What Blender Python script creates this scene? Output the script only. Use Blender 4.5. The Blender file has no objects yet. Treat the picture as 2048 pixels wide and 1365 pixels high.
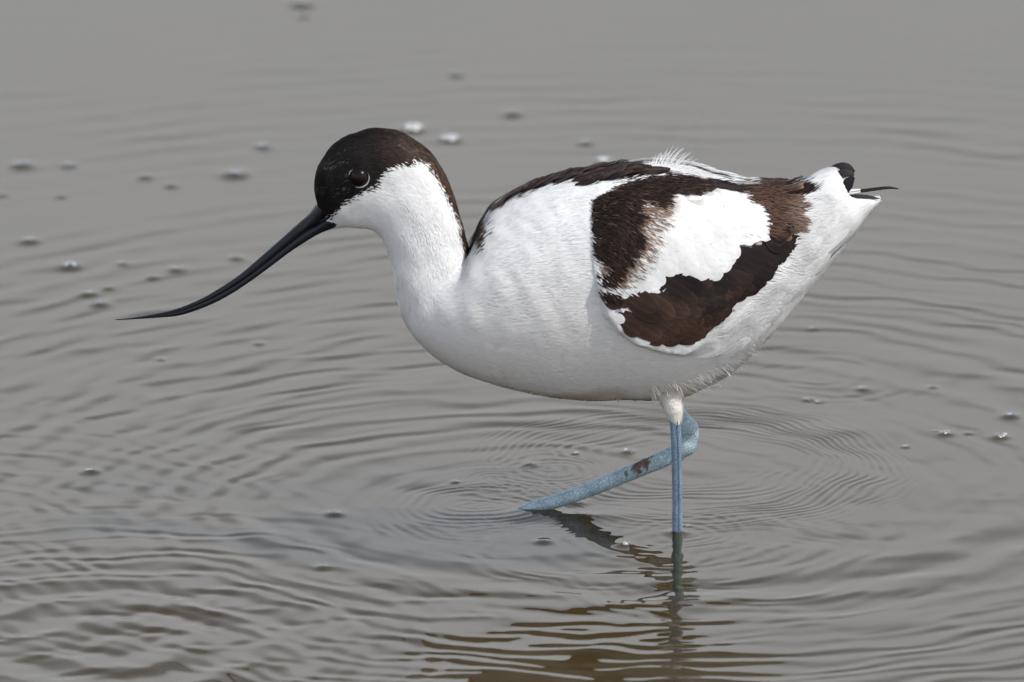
import bpy, math, random
import numpy as np
from mathutils import Vector, Matrix
from mathutils.bvhtree import BVHTree

random.seed(7)
rng = np.random.default_rng(11)
scene = bpy.context.scene
COL = scene.collection
rad = math.radians

# ------------------------------------------------------------------ camera
E = rad(16.0)            # the camera looks down by 16 degrees
S = 0.00026              # metres per photo pixel at the bird
D = 8.0
Rv = np.array([1.0, 0, 0])
Dv = np.array([0, math.cos(E), -math.sin(E)])
Vv = np.array([0, math.sin(E), math.cos(E)])
CAM = -(331 * S) * Rv + (382.5 * S) * Vv - D * Dv      # world origin = where the standing leg enters the water
cd = bpy.data.cameras.new('camera')
cam = bpy.data.objects.new('camera', cd)
COL.objects.link(cam)
M = Matrix.Identity(4)
for i in range(3):
    M[i][0] = Rv[i]; M[i][1] = Vv[i]; M[i][2] = -Dv[i]; M[i][3] = CAM[i]
cam.matrix_world = M
cd.sensor_width = 36.0
cd.lens = 36.0 * D / (2048 * S)
cd.clip_start = 0.1
cd.clip_end = 2000
cd.dof.use_dof = True
cd.dof.focus_distance = D - 0.02
cd.dof.aperture_fstop = 13.0
scene.camera = cam

# ------------------------------------------------------------------ sky, sun, exposure
SUN = Vector((0.50, -0.36, 0.79)).normalized()
world = bpy.data.worlds.new('World')
scene.world = world
world.use_nodes = True
wt = world.node_tree
bg = wt.nodes['Background']
SKY = 0.15
bg.inputs['Strength'].default_value = SKY
sky = wt.nodes.new('ShaderNodeTexSky')
sky.sky_type = 'NISHITA'
sky.sun_disc = False
sky.sun_elevation = math.asin(SUN.z)
sky.sun_rotation = math.atan2(SUN.x, SUN.y)
sky.dust_density = 1.0
tc = wt.nodes.new('ShaderNodeTexCoord')
sx = wt.nodes.new('ShaderNodeSeparateXYZ')
wt.links.new(tc.outputs['Generated'], sx.inputs[0])
mr = wt.nodes.new('ShaderNodeValToRGB')
mr.color_ramp.elements[0].position = 0.29
mr.color_ramp.elements[0].color = (1, 1, 1, 1)
mr.color_ramp.elements[1].position = 0.86
mr.color_ramp.elements[1].color = (0.06, 0.06, 0.06, 1)
e_ = mr.color_ramp.elements.new(0.50); e_.color = (0.30, 0.30, 0.30, 1)
e_ = mr.color_ramp.elements.new(0.37); e_.color = (0.62, 0.62, 0.62, 1)
wt.links.new(sx.outputs['Z'], mr.inputs[0])
nz = wt.nodes.new('ShaderNodeTexNoise')
nz.inputs['Scale'].default_value = 3.0
nz.inputs['Detail'].default_value = 4.0
wt.links.new(tc.outputs['Generated'], nz.inputs['Vector'])
cm = wt.nodes.new('ShaderNodeMath'); cm.operation = 'MULTIPLY_ADD'
cm.inputs[1].default_value = 0.3; cm.inputs[2].default_value = -0.15
wt.links.new(nz.outputs['Fac'], cm.inputs[0])
ad = wt.nodes.new('ShaderNodeMath'); ad.operation = 'ADD'; ad.use_clamp = True
wt.links.new(mr.outputs['Color'], ad.inputs[0]); wt.links.new(cm.outputs[0], ad.inputs[1])
mx = wt.nodes.new('ShaderNodeMix'); mx.data_type = 'RGBA'
mx.clamp_result = False
HZ = 10.4
hr = wt.nodes.new('ShaderNodeValToRGB')
hr.color_ramp.elements[0].position = 0.02; hr.color_ramp.elements[0].color = (0.66, 0.66, 0.66, 1)
hr.color_ramp.elements[1].position = 0.28; hr.color_ramp.elements[1].color = (1, 1, 1, 1)
h2 = hr.color_ramp.elements.new(0.13); h2.color = (0.76, 0.76, 0.76, 1)
wt.links.new(sx.outputs['Z'], hr.inputs[0])
hv = wt.nodes.new('ShaderNodeVectorMath'); hv.operation = 'MULTIPLY'
hv.inputs[1].default_value = (HZ * 0.98, HZ * 1.025, HZ * 1.085)
wt.links.new(hr.outputs['Color'], hv.inputs[0])
wt.links.new(hv.outputs[0], mx.inputs[7])
wt.links.new(ad.outputs[0], mx.inputs[0])
wt.links.new(sky.outputs[0], mx.inputs[6])
wt.links.new(mx.outputs[2], bg.inputs['Color'])

sd = bpy.data.lights.new('sun', 'SUN')
sd.energy = 4.3
sd.angle = rad(0.6)
sd.color = (1.0, 0.965, 0.91)
so = bpy.data.objects.new('sun', sd)
so.rotation_euler = SUN.to_track_quat('Z', 'Y').to_euler()
so.location = (0.5, -0.5, 3)
COL.objects.link(so)

scene.render.engine = 'CYCLES'
scene.view_settings.view_transform = 'Standard'
scene.view_settings.look = 'None'
scene.view_settings.exposure = 0.0
scene.view_settings.gamma = 1.0
scene.cycles.use_denoising = True
scene.cycles.max_bounces = 8
scene.cycles.transparent_max_bounces = 12
scene.cycles.sample_clamp_indirect = 4.0

# ------------------------------------------------------------------ helpers
def lin(r, g, b):
    f = lambda c: (c / 255 / 12.92) if c <= 10 else ((c / 255 + 0.055) / 1.055) ** 2.4
    return np.array([f(r), f(g), f(b)])

def P(px, py, y):
    """photo pixel -> world point in the vertical plane at depth y"""
    d = D * Dv + (px - 1024) * S * Rv - (py - 682.5) * S * Vv
    return CAM + d * ((y - CAM[1]) / d[1])

def Pz(px, py, z=0.0):
    d = D * Dv + (px - 1024) * S * Rv - (py - 682.5) * S * Vv
    return CAM + d * ((z - CAM[2]) / d[2])

def proj(p):
    r = np.asarray(p) - CAM
    k = D / (r @ Dv) / S
    return 1024 + (r @ Rv) * k, 682.5 - (r @ Vv) * k

def inpoly(poly, x, y):
    x = np.asarray(x, float); y = np.asarray(y, float)
    r = np.zeros(x.shape, bool)
    n = len(poly)
    for i in range(n):
        x0, y0 = poly[i]; x1, y1 = poly[(i + 1) % n]
        if y0 == y1: continue
        c = ((y0 > y) != (y1 > y)) & (x < (x1 - x0) * (y - y0) / (y1 - y0) + x0)
        r ^= c
    return r

def distpoly(poly, x, y):
    x = np.asarray(x, float); y = np.asarray(y, float)
    best = np.full(x.shape, 1e9)
    n = len(poly)
    for i in range(n):
        x0, y0 = poly[i]; x1, y1 = poly[(i + 1) % n]
        dx, dy = x1 - x0, y1 - y0
        t = np.clip(((x - x0) * dx + (y - y0) * dy) / (dx * dx + dy * dy + 1e-9), 0, 1)
        best = np.minimum(best, np.hypot(x - x0 - t * dx, y - y0 - t * dy))
    return best

def sstep(a, b, x):
    t = np.clip((x - a) / (b - a), 0, 1)
    return t * t * (3 - 2 * t)

def crop(pts, x0, y0, k):
    return [(x0 + a / k, y0 + b / k) for a, b in pts]

class MB:
    """collects vertices, faces, colours and a feather coordinate for ONE mesh"""
    def __init__(self):
        self.v = []; self.f = []; self.c = []; self.uv = []; self.mi = []; self.n = 0
    def add(self, v, f, c, uv=None, mi=0):
        v = np.asarray(v, float).reshape(-1, 3)
        c = np.asarray(c, float)
        if c.ndim == 1: c = np.tile(c[:3], (len(v), 1))
        self.v.append(v); self.c.append(c[:, :3])
        self.uv.append(np.zeros((len(v), 3)) if uv is None else np.asarray(uv, float))
        f = np.asarray(f, int)
        self.f.append(f + self.n); self.mi.append(np.full(len(f), mi))
        self.n += len(v)
    def grid(self, v, c, uv=None, close=False, mi=0):
        """v: (a, b, 3) lattice"""
        a, b = v.shape[:2]
        idx = np.arange(a * b).reshape(a, b)
        if close:
            idx = np.concatenate([idx, idx[:, :1]], 1)
        f = np.stack([idx[:-1, :-1], idx[:-1, 1:], idx[1:, 1:], idx[1:, :-1]], -1).reshape(-1, 4)
        c = np.asarray(c, float)
        self.add(v.reshape(-1, 3), f, c if c.ndim == 1 else c.reshape(-1, 3), None if uv is None else uv.reshape(-1, 3), mi)
    def build(self, name, mats, parent=None, smooth=True):
        me = bpy.data.meshes.new(name)
        v = np.concatenate(self.v); f = np.concatenate(self.f)
        me.vertices.add(len(v)); me.vertices.foreach_set('co', v.ravel())
        me.loops.add(f.size); me.loops.foreach_set('vertex_index', f.ravel().astype(np.int32))
        me.polygons.add(len(f))
        me.polygons.foreach_set('loop_start', np.arange(0, f.size, f.shape[1], dtype=np.int32))
        me.polygons.foreach_set('loop_total', np.full(len(f), f.shape[1], dtype=np.int32))
        if not isinstance(mats, (list, tuple)): mats = [mats]
        for m in mats: me.materials.append(m)
        me.polygons.foreach_set('material_index', np.concatenate(self.mi).astype(np.int32))
        me.polygons.foreach_set('use_smooth', np.full(len(f), smooth))
        a = me.attributes.new('Col', 'FLOAT_COLOR', 'POINT')
        c = np.concatenate(self.c); c = np.concatenate([c, np.ones((len(c), 1))], 1)
        a.data.foreach_set('color', c.ravel().astype(np.float32))
        a = me.attributes.new('fuv', 'FLOAT_VECTOR', 'POINT')
        a.data.foreach_set('vector', np.concatenate(self.uv).ravel().astype(np.float32))
        me.update(calc_edges=True)
        me.validate()
        o = bpy.data.objects.new(name, me)
        COL.objects.link(o)
        if parent is not None:
            o.parent = parent
            o.matrix_parent_inverse = parent.matrix_world.inverted()
        return o

def tag(o, label=None, cat=None, group=None, kind=None):
    if label: o['label'] = label
    if cat: o['category'] = cat
    if group: o['group'] = group
    if kind: o['kind'] = kind
    return o

def norm(v):
    return v / (np.linalg.norm(v, axis=-1, keepdims=True) + 1e-12)

def catmull(k, n):
    """k: (m, d) keys -> n samples spaced by chord length"""
    k = np.asarray(k, float)
    m = len(k)
    kk = np.concatenate([[2 * k[0] - k[1]], k, [2 * k[-1] - k[-2]]])
    out = []
    ts = np.linspace(0, m - 1, n)
    for t in ts:
        i = min(int(t), m - 2); u = t - i
        a, b, c, d = kk[i], kk[i + 1], kk[i + 2], kk[i + 3]
        out.append(0.5 * ((2 * b) + (-a + c) * u + (2 * a - 5 * b + 4 * c - d) * u * u + (-a + 3 * b - 3 * c + d) * u ** 3))
    return np.array(out)

def tube(mb, pts, r1, r2, color, n=16, up=(0, 1, 0), seg=40, mi=0, caps=True):
    """tapered tube; r1 = radius in the side direction, r2 = radius towards `up`"""
    K = np.column_stack([np.array(pts), np.array(r1), np.array(r2)])
    K = catmull(K, seg)
    p = K[:, :3]
    t = norm(np.gradient(p, axis=0))
    upv = np.tile(np.array(up, float), (seg, 1))
    side = norm(np.cross(t, upv)); upn = norm(np.cross(side, t))
    a = np.linspace(0, 2 * math.pi, n, endpoint=False)
    ring = p[:, None] + side[:, None] * (np.cos(a)[None, :, None] * np.abs(K[:, 3])[:, None, None]) + upn[:, None] * (np.sin(a)[None, :, None] * np.abs(K[:, 4])[:, None, None])
    uv = np.zeros(ring.shape); uv[..., 0] = a / (2 * math.pi); uv[..., 1] = np.linspace(0, 1, seg)[:, None]
    if callable(color):
        col = color(ring.reshape(-1, 3))
    else:
        col = color
    mb.grid(ring, col, uv, True, mi)
    if caps:
        for k in (0, -1):
            rr = np.stack([ring[k], np.tile(p[k], (n, 1))])
            mb.grid(rr if k == -1 else rr[::-1], color(rr.reshape(-1, 3)) if callable(color) else color, None, True, mi)
    return p

# ------------------------------------------------------------------ materials
def mat(name):
    m = bpy.data.materials.new(name)
    m.use_nodes = True
    nt = m.node_tree
    return m, nt, nt.nodes['Principled BSDF'], nt.nodes['Material Output']

def plumage_material(name, barbs):
    m, nt, b, out = mat(name)
    at = nt.nodes.new('ShaderNodeAttribute'); at.attribute_name = 'Col'
    b.inputs['Roughness'].default_value = 0.62
    b.inputs['Specular IOR Level'].default_value = 0.22
    col = at.outputs['Color']
    if barbs:
        fu = nt.nodes.new('ShaderNodeAttribute'); fu.attribute_name = 'fuv'
        sp = nt.nodes.new('ShaderNodeSeparateXYZ'); nt.links.new(fu.outputs['Vector'], sp.inputs[0])
        ab = nt.nodes.new('ShaderNodeMath'); ab.operation = 'ABSOLUTE'; nt.links.new(sp.outputs[0], ab.inputs[0])
        m1 = nt.nodes.new('ShaderNodeMath'); m1.operation = 'MULTIPLY_ADD'
        m1.inputs[1].default_value = -0.28
        nt.links.new(ab.outputs[0], m1.inputs[0]); nt.links.new(sp.outputs[1], m1.inputs[2])
        m2 = nt.nodes.new('ShaderNodeMath'); m2.operation = 'MULTIPLY'; m2.inputs[1].default_value = 120.0
        nt.links.new(m1.outputs[0], m2.inputs[0])
        sn = nt.nodes.new('ShaderNodeMath'); sn.operation = 'SINE'; nt.links.new(m2.outputs[0], sn.inputs[0])
        m3 = nt.nodes.new('ShaderNodeMath'); m3.operation = 'MULTIPLY_ADD'
        m3.inputs[1].default_value = 0.05; m3.inputs[2].default_value = 0.97
        nt.links.new(sn.outputs[0], m3.inputs[0])
        vm = nt.nodes.new('ShaderNodeVectorMath'); vm.operation = 'SCALE'
        nt.links.new(col, vm.inputs[0]); nt.links.new(m3.outputs[0], vm.inputs['Scale'])
        col = vm.outputs[0]
        bp = nt.nodes.new('ShaderNodeBump'); bp.inputs['Strength'].default_value = 0.12
        bp.inputs['Distance'].default_value = 0.0004
        nt.links.new(sn.outputs[0], bp.inputs['Height'])
        nt.links.new(bp.outputs[0], b.inputs['Normal'])
    nt.links.new(col, b.inputs['Base Color'])
    tr = nt.nodes.new('ShaderNodeBsdfTranslucent'); nt.links.new(col, tr.inputs[0])
    ms = nt.nodes.new('ShaderNodeMixShader'); ms.inputs[0].default_value = 0.30 if barbs else 0.25
    nt.links.new(b.outputs[0], ms.inputs[1]); nt.links.new(tr.outputs[0], ms.inputs[2])
    nt.links.new(ms.outputs[0], out.inputs['Surface'])
    return m

M_PLUME = plumage_material('plumage', False)
M_FEATH = plumage_material('vaned_feather', True)

m, nt, b, out = mat('black_horn')
M_BILL = m
tcn = nt.nodes.new('ShaderNodeTexCoord'); n1 = nt.nodes.new('ShaderNodeTexNoise')
n1.inputs['Scale'].default_value = 120; n1.inputs['Detail'].default_value = 5
nt.links.new(tcn.outputs['Object'], n1.inputs['Vector'])
r1 = nt.nodes.new('ShaderNodeValToRGB')
r1.color_ramp.elements[0].color = (0.003, 0.0035, 0.005, 1); r1.color_ramp.elements[1].color = (0.009, 0.011, 0.016, 1)
nt.links.new(n1.outputs['Fac'], r1.inputs[0]); nt.links.new(r1.outputs[0], b.inputs['Base Color'])
b.inputs['Roughness'].default_value = 0.42
b.inputs['Specular IOR Level'].default_value = 0.26
bp = nt.nodes.new('ShaderNodeBump'); bp.inputs['Strength'].default_value = 0.15; bp.inputs['Distance'].default_value = 0.0005
nt.links.new(n1.outputs['Fac'], bp.inputs['Height']); nt.links.new(bp.outputs[0], b.inputs['Normal'])

m, nt, b, out = mat('eye_black'); M_EYE = m
b.inputs['Roughness'].default_value = 0.24
b.inputs['Specular IOR Level'].default_value = 0.14
nn = nt.nodes.new('ShaderNodeTexNoise'); nn.inputs['Scale'].default_value = 200
rr = nt.nodes.new('ShaderNodeValToRGB')
rr.color_ramp.elements[0].color = (0.004, 0.003, 0.003, 1); rr.color_ramp.elements[1].color = (0.012, 0.007, 0.005, 1)
nt.links.new(nn.outputs['Fac'], rr.inputs[0]); nt.links.new(rr.outputs[0], b.inputs['Base Color'])

m, nt, b, out = mat('leg_skin'); M_LEG = m
at = nt.nodes.new('ShaderNodeAttribute'); at.attribute_name = 'Col'
tcn = nt.nodes.new('ShaderNodeTexCoord')
vo = nt.nodes.new('ShaderNodeTexVoronoi'); vo.feature = 'DISTANCE_TO_EDGE'; vo.inputs['Scale'].default_value = 620
nt.links.new(tcn.outputs['Object'], vo.inputs['Vector'])
r1 = nt.nodes.new('ShaderNodeMapRange'); r1.inputs[1].default_value = 0.0; r1.inputs[2].default_value = 0.18
r1.inputs[3].default_value = 0.60; r1.inputs[4].default_value = 1.05
nt.links.new(vo.outputs['Distance'], r1.inputs[0])
n2 = nt.nodes.new('ShaderNodeTexNoise'); n2.inputs['Scale'].default_value = 160; nt.links.new(tcn.outputs['Object'], n2.inputs['Vector'])
ma = nt.nodes.new('ShaderNodeMath'); ma.operation = 'MULTIPLY_ADD'; ma.inputs[1].default_value = 0.5; ma.inputs[2].default_value = 0.75
nt.links.new(n2.outputs['Fac'], ma.inputs[0])
mm = nt.nodes.new('ShaderNodeMath'); mm.operation = 'MULTIPLY'
nt.links.new(r1.outputs[0], mm.inputs[0]); nt.links.new(ma.outputs[0], mm.inputs[1])
vm = nt.nodes.new('ShaderNodeVectorMath'); vm.operation = 'SCALE'
nt.links.new(at.outputs['Color'], vm.inputs[0]); nt.links.new(mm.outputs[0], vm.inputs['Scale'])
nt.links.new(vm.outputs[0], b.inputs['Base Color'])
b.inputs['Roughness'].default_value = 0.42
bp = nt.nodes.new('ShaderNodeBump'); bp.inputs['Strength'].default_value = 0.6; bp.inputs['Distance'].default_value = 0.0004
nt.links.new(r1.outputs[0], bp.inputs['Height']); nt.links.new(bp.outputs[0], b.inputs['Normal'])

m, nt, b, out = mat('muddy_water'); M_WATER = m
tcn = nt.nodes.new('ShaderNodeTexCoord')
nn = nt.nodes.new('ShaderNodeTexNoise'); nn.inputs['Scale'].default_value = 7; nn.inputs['Detail'].default_value = 4
nt.links.new(tcn.outputs['Object'], nn.inputs['Vector'])
rr = nt.nodes.new('ShaderNodeValToRGB')
rr.color_ramp.elements[0].color = (0.032, 0.024, 0.009, 1); rr.color_ramp.elements[1].color = (0.044, 0.034, 0.014, 1)
nt.links.new(nn.outputs['Fac'], rr.inputs[0])
df = nt.nodes.new('ShaderNodeBsdfDiffuse'); nt.links.new(rr.outputs[0], df.inputs[0])
tp = nt.nodes.new('ShaderNodeBsdfTransparent'); tp.inputs[0].default_value = (0.90, 0.81, 0.60, 1)
m1 = nt.nodes.new('ShaderNodeMixShader'); m1.inputs[0].default_value = 0.85
rf = nt.nodes.new('ShaderNodeBsdfRefraction'); rf.inputs['IOR'].default_value = 1.333; rf.inputs['Roughness'].default_value = 0.0
rf.inputs['Color'].default_value = (0.90, 0.81, 0.60, 1)
m0 = nt.nodes.new('ShaderNodeMixShader'); m0.inputs[0].default_value = 0.25
nt.links.new(tp.outputs[0], m0.inputs[1]); nt.links.new(rf.outputs[0], m0.inputs[2])
nt.links.new(df.outputs[0], m1.inputs[1]); nt.links.new(m0.outputs[0], m1.inputs[2])
gl = nt.nodes.new('ShaderNodeBsdfGlossy'); gl.inputs['Roughness'].default_value = 0.02
fr = nt.nodes.new('ShaderNodeFresnel'); fr.inputs['IOR'].default_value = 1.333
m2 = nt.nodes.new('ShaderNodeMixShader')
nt.links.new(fr.outputs[0], m2.inputs[0]); nt.links.new(m1.outputs[0], m2.inputs[1]); nt.links.new(gl.outputs[0], m2.inputs[2])
nt.links.new(m2.outputs[0], out.inputs['Surface'])

m, nt, b, out = mat('bed_mud'); M_BED = m
tcn = nt.nodes.new('ShaderNodeTexCoord'); nn = nt.nodes.new('ShaderNodeTexNoise'); nn.inputs['Scale'].default_value = 14; nn.inputs['Detail'].default_value = 6
nt.links.new(tcn.outputs['Object'], nn.inputs['Vector'])
rr = nt.nodes.new('ShaderNodeValToRGB')
rr.color_ramp.elements[0].color = (0.045, 0.035, 0.016, 1); rr.color_ramp.elements[1].color = (0.07, 0.056, 0.028, 1)
nt.links.new(nn.outputs['Fac'], rr.inputs[0]); nt.links.new(rr.outputs[0], b.inputs['Base Color'])
b.inputs['Roughness'].default_value = 0.8

m, nt, b, out = mat('bubble_film'); M_BUB = m
tp = nt.nodes.new('ShaderNodeBsdfTransparent'); tp.inputs[0].default_value = (0.90, 0.89, 0.87, 1)
gl = nt.nodes.new('ShaderNodeBsdfGlossy'); gl.inputs['Roughness'].default_value = 0.08
lw = nt.nodes.new('ShaderNodeLayerWeight'); lw.inputs['Blend'].default_value = 0.35
ms = nt.nodes.new('ShaderNodeMixShader')
nt.links.new(lw.outputs['Fresnel'], ms.inputs[0]); nt.links.new(tp.outputs[0], ms.inputs[1]); nt.links.new(gl.outputs[0], ms.inputs[2])
nt.links.new(ms.outputs[0], out.inputs['Surface'])

m, nt, b, out = mat('white_froth'); M_FOAM = m
nn = nt.nodes.new('ShaderNodeTexNoise'); nn.inputs['Scale'].default_value = 900
tcn = nt.nodes.new('ShaderNodeTexCoord'); nt.links.new(tcn.outputs['Object'], nn.inputs['Vector'])
rr = nt.nodes.new('ShaderNodeValToRGB')
rr.color_ramp.elements[0].color = (0.30, 0.30, 0.29, 1); rr.color_ramp.elements[1].color = (0.70, 0.70, 0.69, 1)
nt.links.new(nn.outputs['Fac'], rr.inputs[0]); nt.links.new(rr.outputs[0], b.inputs['Base Color'])
b.inputs['Roughness'].default_value = 0.15

# ------------------------------------------------------------------ water
YM = 0.020            # the bird's mid-plane
BUBBLES = [
 # px, py, width px, kind, label
 (825, 259, 46, 'foam', 'larger oval patch of white froth just behind the top of the head'),
 (900, 279, 38, 'foam', 'smaller oval patch of white froth to the right of the larger froth patch'),
 (1207, 322, 30, 'foam', 'white froth touching the outline of the dark back'),
 (1171, 287, 30, 'cluster', 'pale bubble cluster floating just above the dark back'),
 (1025, 229, 34, 'bubble', 'dull bubble beside the faint ring on the far water'),
 (912, 151, 26, 'bubble', 'small dull bubble on the far water high above the nape'),
 (605, 9, 44, 'cluster', 'dark bubble cluster at the top edge, the upper of two'),
 (606, 34, 22, 'bubble', 'tiny bubble just under the dark cluster at the top edge'),
 (43, 331, 42, 'cluster', 'pale bubble cluster at the far left level with the eye'),
 (138, 332, 30, 'cluster', 'pale bubble pair, second from the left edge level with the eye'),
 (290, 355, 28, 'bubble', 'dull bubble midway between the pale pair and the forehead'),
 (342, 372, 26, 'bubble', 'flat faint bubble just right of the dull bubble before the forehead'),
 (470, 350, 52, 'cluster', 'wide dark bubble cluster in front of the forehead'),
 (525, 294, 36, 'cluster', 'dark bubble cluster above and in front of the crown'),
 (5, 391, 22, 'bubble', 'bubble cut by the left edge of the picture'),
 (122, 394, 20, 'bubble', 'faint flat bubble under the two pale pairs at left'),
 (60, 483, 36, 'cluster', 'dull bubble cluster at left above the bright domed bubble'),
 (141, 534, 42, 'dome', 'big bright domed bubble with a sun glint at left'),
 (244, 528, 26, 'cluster', 'small bubble to the right of the bright domed bubble'),
 (352, 540, 32, 'cluster', 'glinting bubble cluster above the curve of the bill'),
 (305, 556, 24, 'bubble', 'small dull bubble between the glinting cluster and the bill tip'),
 (217, 577, 20, 'bubble', 'smallest bubble above the bill tip'),
 (178, 589, 32, 'cluster', 'dome shaped bubble cluster up and left of the bill tip'),
 (199, 609, 34, 'cluster', 'low bubble cluster nearest to the bill tip'),
 (474, 517, 32, 'bubble', 'pale bubble just above the middle of the bill'),
 (518, 688, 24, 'bubble', 'small bubble on the water under the middle of the bill'),
 (322, 719, 22, 'bubble', 'small bubble on the water below the bill tip'),
 (182, 943, 34, 'cluster', 'pale bubble streak on the rippled water at lower left'),
 (668, 1029, 34, 'bubble', 'flat bubble on a dark ripple left of the submerged foot'),
 (645, 1136, 30, 'bubble', 'flat bubble on the ripples at lower middle'),
 (910, 965, 18, 'bubble', 'tiny ring bubble left of the submerging leg'),
 (1062, 929, 26, 'glint', 'bright bubble cluster behind the middle of the slanting leg'),
 (1151, 907, 16, 'glint', 'tiny bright bubbles above the slanting leg, left of the larger string'),
 (1255, 904, 28, 'glint', 'string of bright bubbles just above the brown scar on the leg'),
 (1150, 1007, 40, 'glint', 'cluster of clear bubbles against the underside of the slanting leg'),
 (1372, 1053, 16, 'glint', 'bright bubbles clinging to the standing leg at the water line'),
 (1086, 1084, 32, 'bubble', 'flat ring bubble in front of the submerged foot'),
 (1248, 1090, 30, 'glint', 'scatter of tiny bubbles on the water left of the standing leg'),
 (1625, 659, 20, 'cluster', 'small white bubble to the right of the flank'),
 (1725, 779, 26, 'glint', 'bright bubble cluster on the water behind the legs'),
 (1615, 800, 20, 'glint', 'faint left bubble of the close pair behind the legs'),
 (1637, 804, 18, 'glint', 'bright right bubble of the close pair behind the legs'),
 (1866, 775, 20, 'bubble', 'dark flat bubble on the smooth water at right'),
 (2021, 833, 34, 'cluster', 'grey domed bubble cluster near the right edge'),
 (1872, 863, 12, 'glint', 'tiny bubble at the head of the string at right'),
 (1891, 868, 30, 'glint', 'long bright bubble cluster in the middle of the string at right'),
 (1937, 867, 18, 'bubble', 'flat dark bubble between the two bright clusters at right'),
 (2001, 874, 32, 'glint', 'bright bubble cluster nearest the right edge'),
 (1811, 894, 16, 'glint', 'small bright bubble at the edge of the fine ripples'),
]

def px2w(px, py):
    p = Pz(px, py); return p[0], p[1]

RK = np.random.default_rng(5)
PLANE = []
for k in range(46):
    lam = 0.020 * (6.0 ** RK.random())
    th = RK.random() * 2 * math.pi
    PLANE.append((lam, th, RK.random() * 6.283, 0.0030 * (0.6 + 0.8 * RK.random())))
LOW = [(0.05 + 0.25 * RK.random(), RK.random() * 6.283, RK.random() * 6.283) for _ in range(24)]

def lownoise(x, y, k0, scale=1.0):
    r = 0
    for lam, th, ph in LOW[k0:k0 + 8]:
        r = r + np.cos(2 * math.pi * (x * math.cos(th) + y * math.sin(th)) / (lam * scale) + ph + k0)
    return r / 4.0      # about -1..1

# source px, wavelength(px), slope, ring radius(px), width(px), angular preference (deg in the world, or None), noise key
RINGS = [
 ((1365, 935), 19.5, 0.21, 370, 75, 45, None), ((1365, 930), 30, 0.09, 240, 80, None, 3), ((1365, 935), 21, 0.07, 290, 60, 120, 4),
 ((1330, 935), 190, 0.10, 890, 120, -60, None), ((1330, 935), 75, 0.05, 1130, 230, None, 5),
 ((1330, 935), 105, 0.034, 1850, 620, None, 7), ((1330, 935), 58, 0.08, 1500, 330, -45, None),
 ((1045, 1025), 88, 0.09, 640, 280, 175, 4), ((1045, 1025), 32, 0.045, 210, 130, 150, 6),
 ((1045, 1025), 95, 0.065, 1250, 480, 140, 8), ((1045, 1025), 17, 0.04, 110, 60, None, 9),
 ((230, 1290), 150, 0.12, 190, 280, None, None), ((230, 1290), 66, 0.08, 560, 260, 45, 11),
 ((-260, 1120), 66, 0.05, 700, 320, 0, 12),
 ((1355, 1065), 24, 0.10, 70, 60, None, 5), ((1355, 1065), 46, 0.045, 330, 200, -90, 14), ((1215, 1090), 36, 0.045, 240, 140, -50, 7), ((1480, 1130), 40, 0.06, 260, 160, 220, 6),
 ((1640, 760), 46, 0.05, 120, 110, None, 15), ((1120, 238), 50, 0.03, 300, 60, None, 2),
 ((1330, 935), 120, 0.030, 2750, 650, 75, 5), ((1330, 935), 70, 0.045, 1250, 300, 20, 9),
 ((660, 1560), 64, 0.04, 700, 420, 90, 3),
 ((1045, 1025), 54, 0.06, 850, 380, 168, 2), ((1000, 962), 17, 0.06, 50, 60, None, None), ((1090, 942), 22, 0.06, 60, 60, None, 3), ((960, 1010), 26, 0.08, 90, 80, None, None), ((230, 1290), 46, 0.055, 520, 300, 60, 4), ((-160, 1420), 58, 0.05, 620, 420, 50, 12),
]

def H(x, y):
    x = np.asarray(x, float); y = np.asarray(y, float)
    h = np.zeros(np.broadcast(x, y).shape)
    near = 1 - sstep(0.05, 0.75, y)
    wx = x + 0.004 * lownoise(x, y, 2, 0.5); wy = y + 0.006 * lownoise(x, y, 9, 0.5)
    for lam, th, ph, sl in PLANE:
        k = 2 * math.pi / lam
        h += (sl / k) * np.cos(k * (wx * math.cos(th) + wy * math.sin(th)) + ph)
    h *= (0.25 + 0.75 * near) * (0.7 + 0.6 * lownoise(x, y, 4))
    for (c, lam, sl, r0, w, ang, key) in RINGS:
        cx, cy = px2w(*c)
        lam *= S; r0 *= S; w *= S; sl *= 0.95 if lam < 0.0065 else 0.80
        r = np.hypot(wx - cx, wy - cy)
        env = np.exp(-((r - r0) / w) ** 2)
        if ang is not None:
            a = np.arctan2(y - cy, x - cx) - rad(ang)
            env = env * (0.25 + 0.75 * (0.5 + 0.5 * np.cos(a)))
        env = env * (np.clip(0.75 + 0.55 * lownoise(x, y, key % 14), 0.1, 1.6) if key is not None else np.clip(0.95 + 0.25 * lownoise(x, y, 6, 0.6), 0.4, 1.5))
        key = key or 0
        k = 2 * math.pi / lam
        h += (sl / k) * env * np.cos(k * r * (1 + 0.05 * (r - r0) / (w + 1e-6) * 0.3) + key)
    # the water climbs a little on both legs, a smooth bow wave by the moving foot
    for (c, A, lx, ly) in (((1355, 1066), 0.0026, 0.0032, 0.0032), ((1050, 1024), 0.0011, 0.008, 0.006), ((1160, 1032), 0.0016, 0.022, 0.006)):
        cx, cy = px2w(*c)
        h += A * np.exp(-np.sqrt(((x - cx) / lx) ** 2 + ((y - cy) / ly) ** 2 + 0.15))
    return h

def axis(lo, hi, parts):
    a = []
    for p0, p1, st in parts:
        a.append(np.arange(p0, p1, st))
    a = np.concatenate(a)
    def out(start, sgn, st, lim):
        r = []; p = start
        while abs(p) < lim:
            st *= 1.22; p += sgn * st; r.append(p)
        return np.array(r)
    L = out(a[0], -1, parts[0][2], lo)[::-1]; R_ = out(a[-1], 1, parts[-1][2], hi)
    return np.concatenate([L, a, R_])

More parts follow.
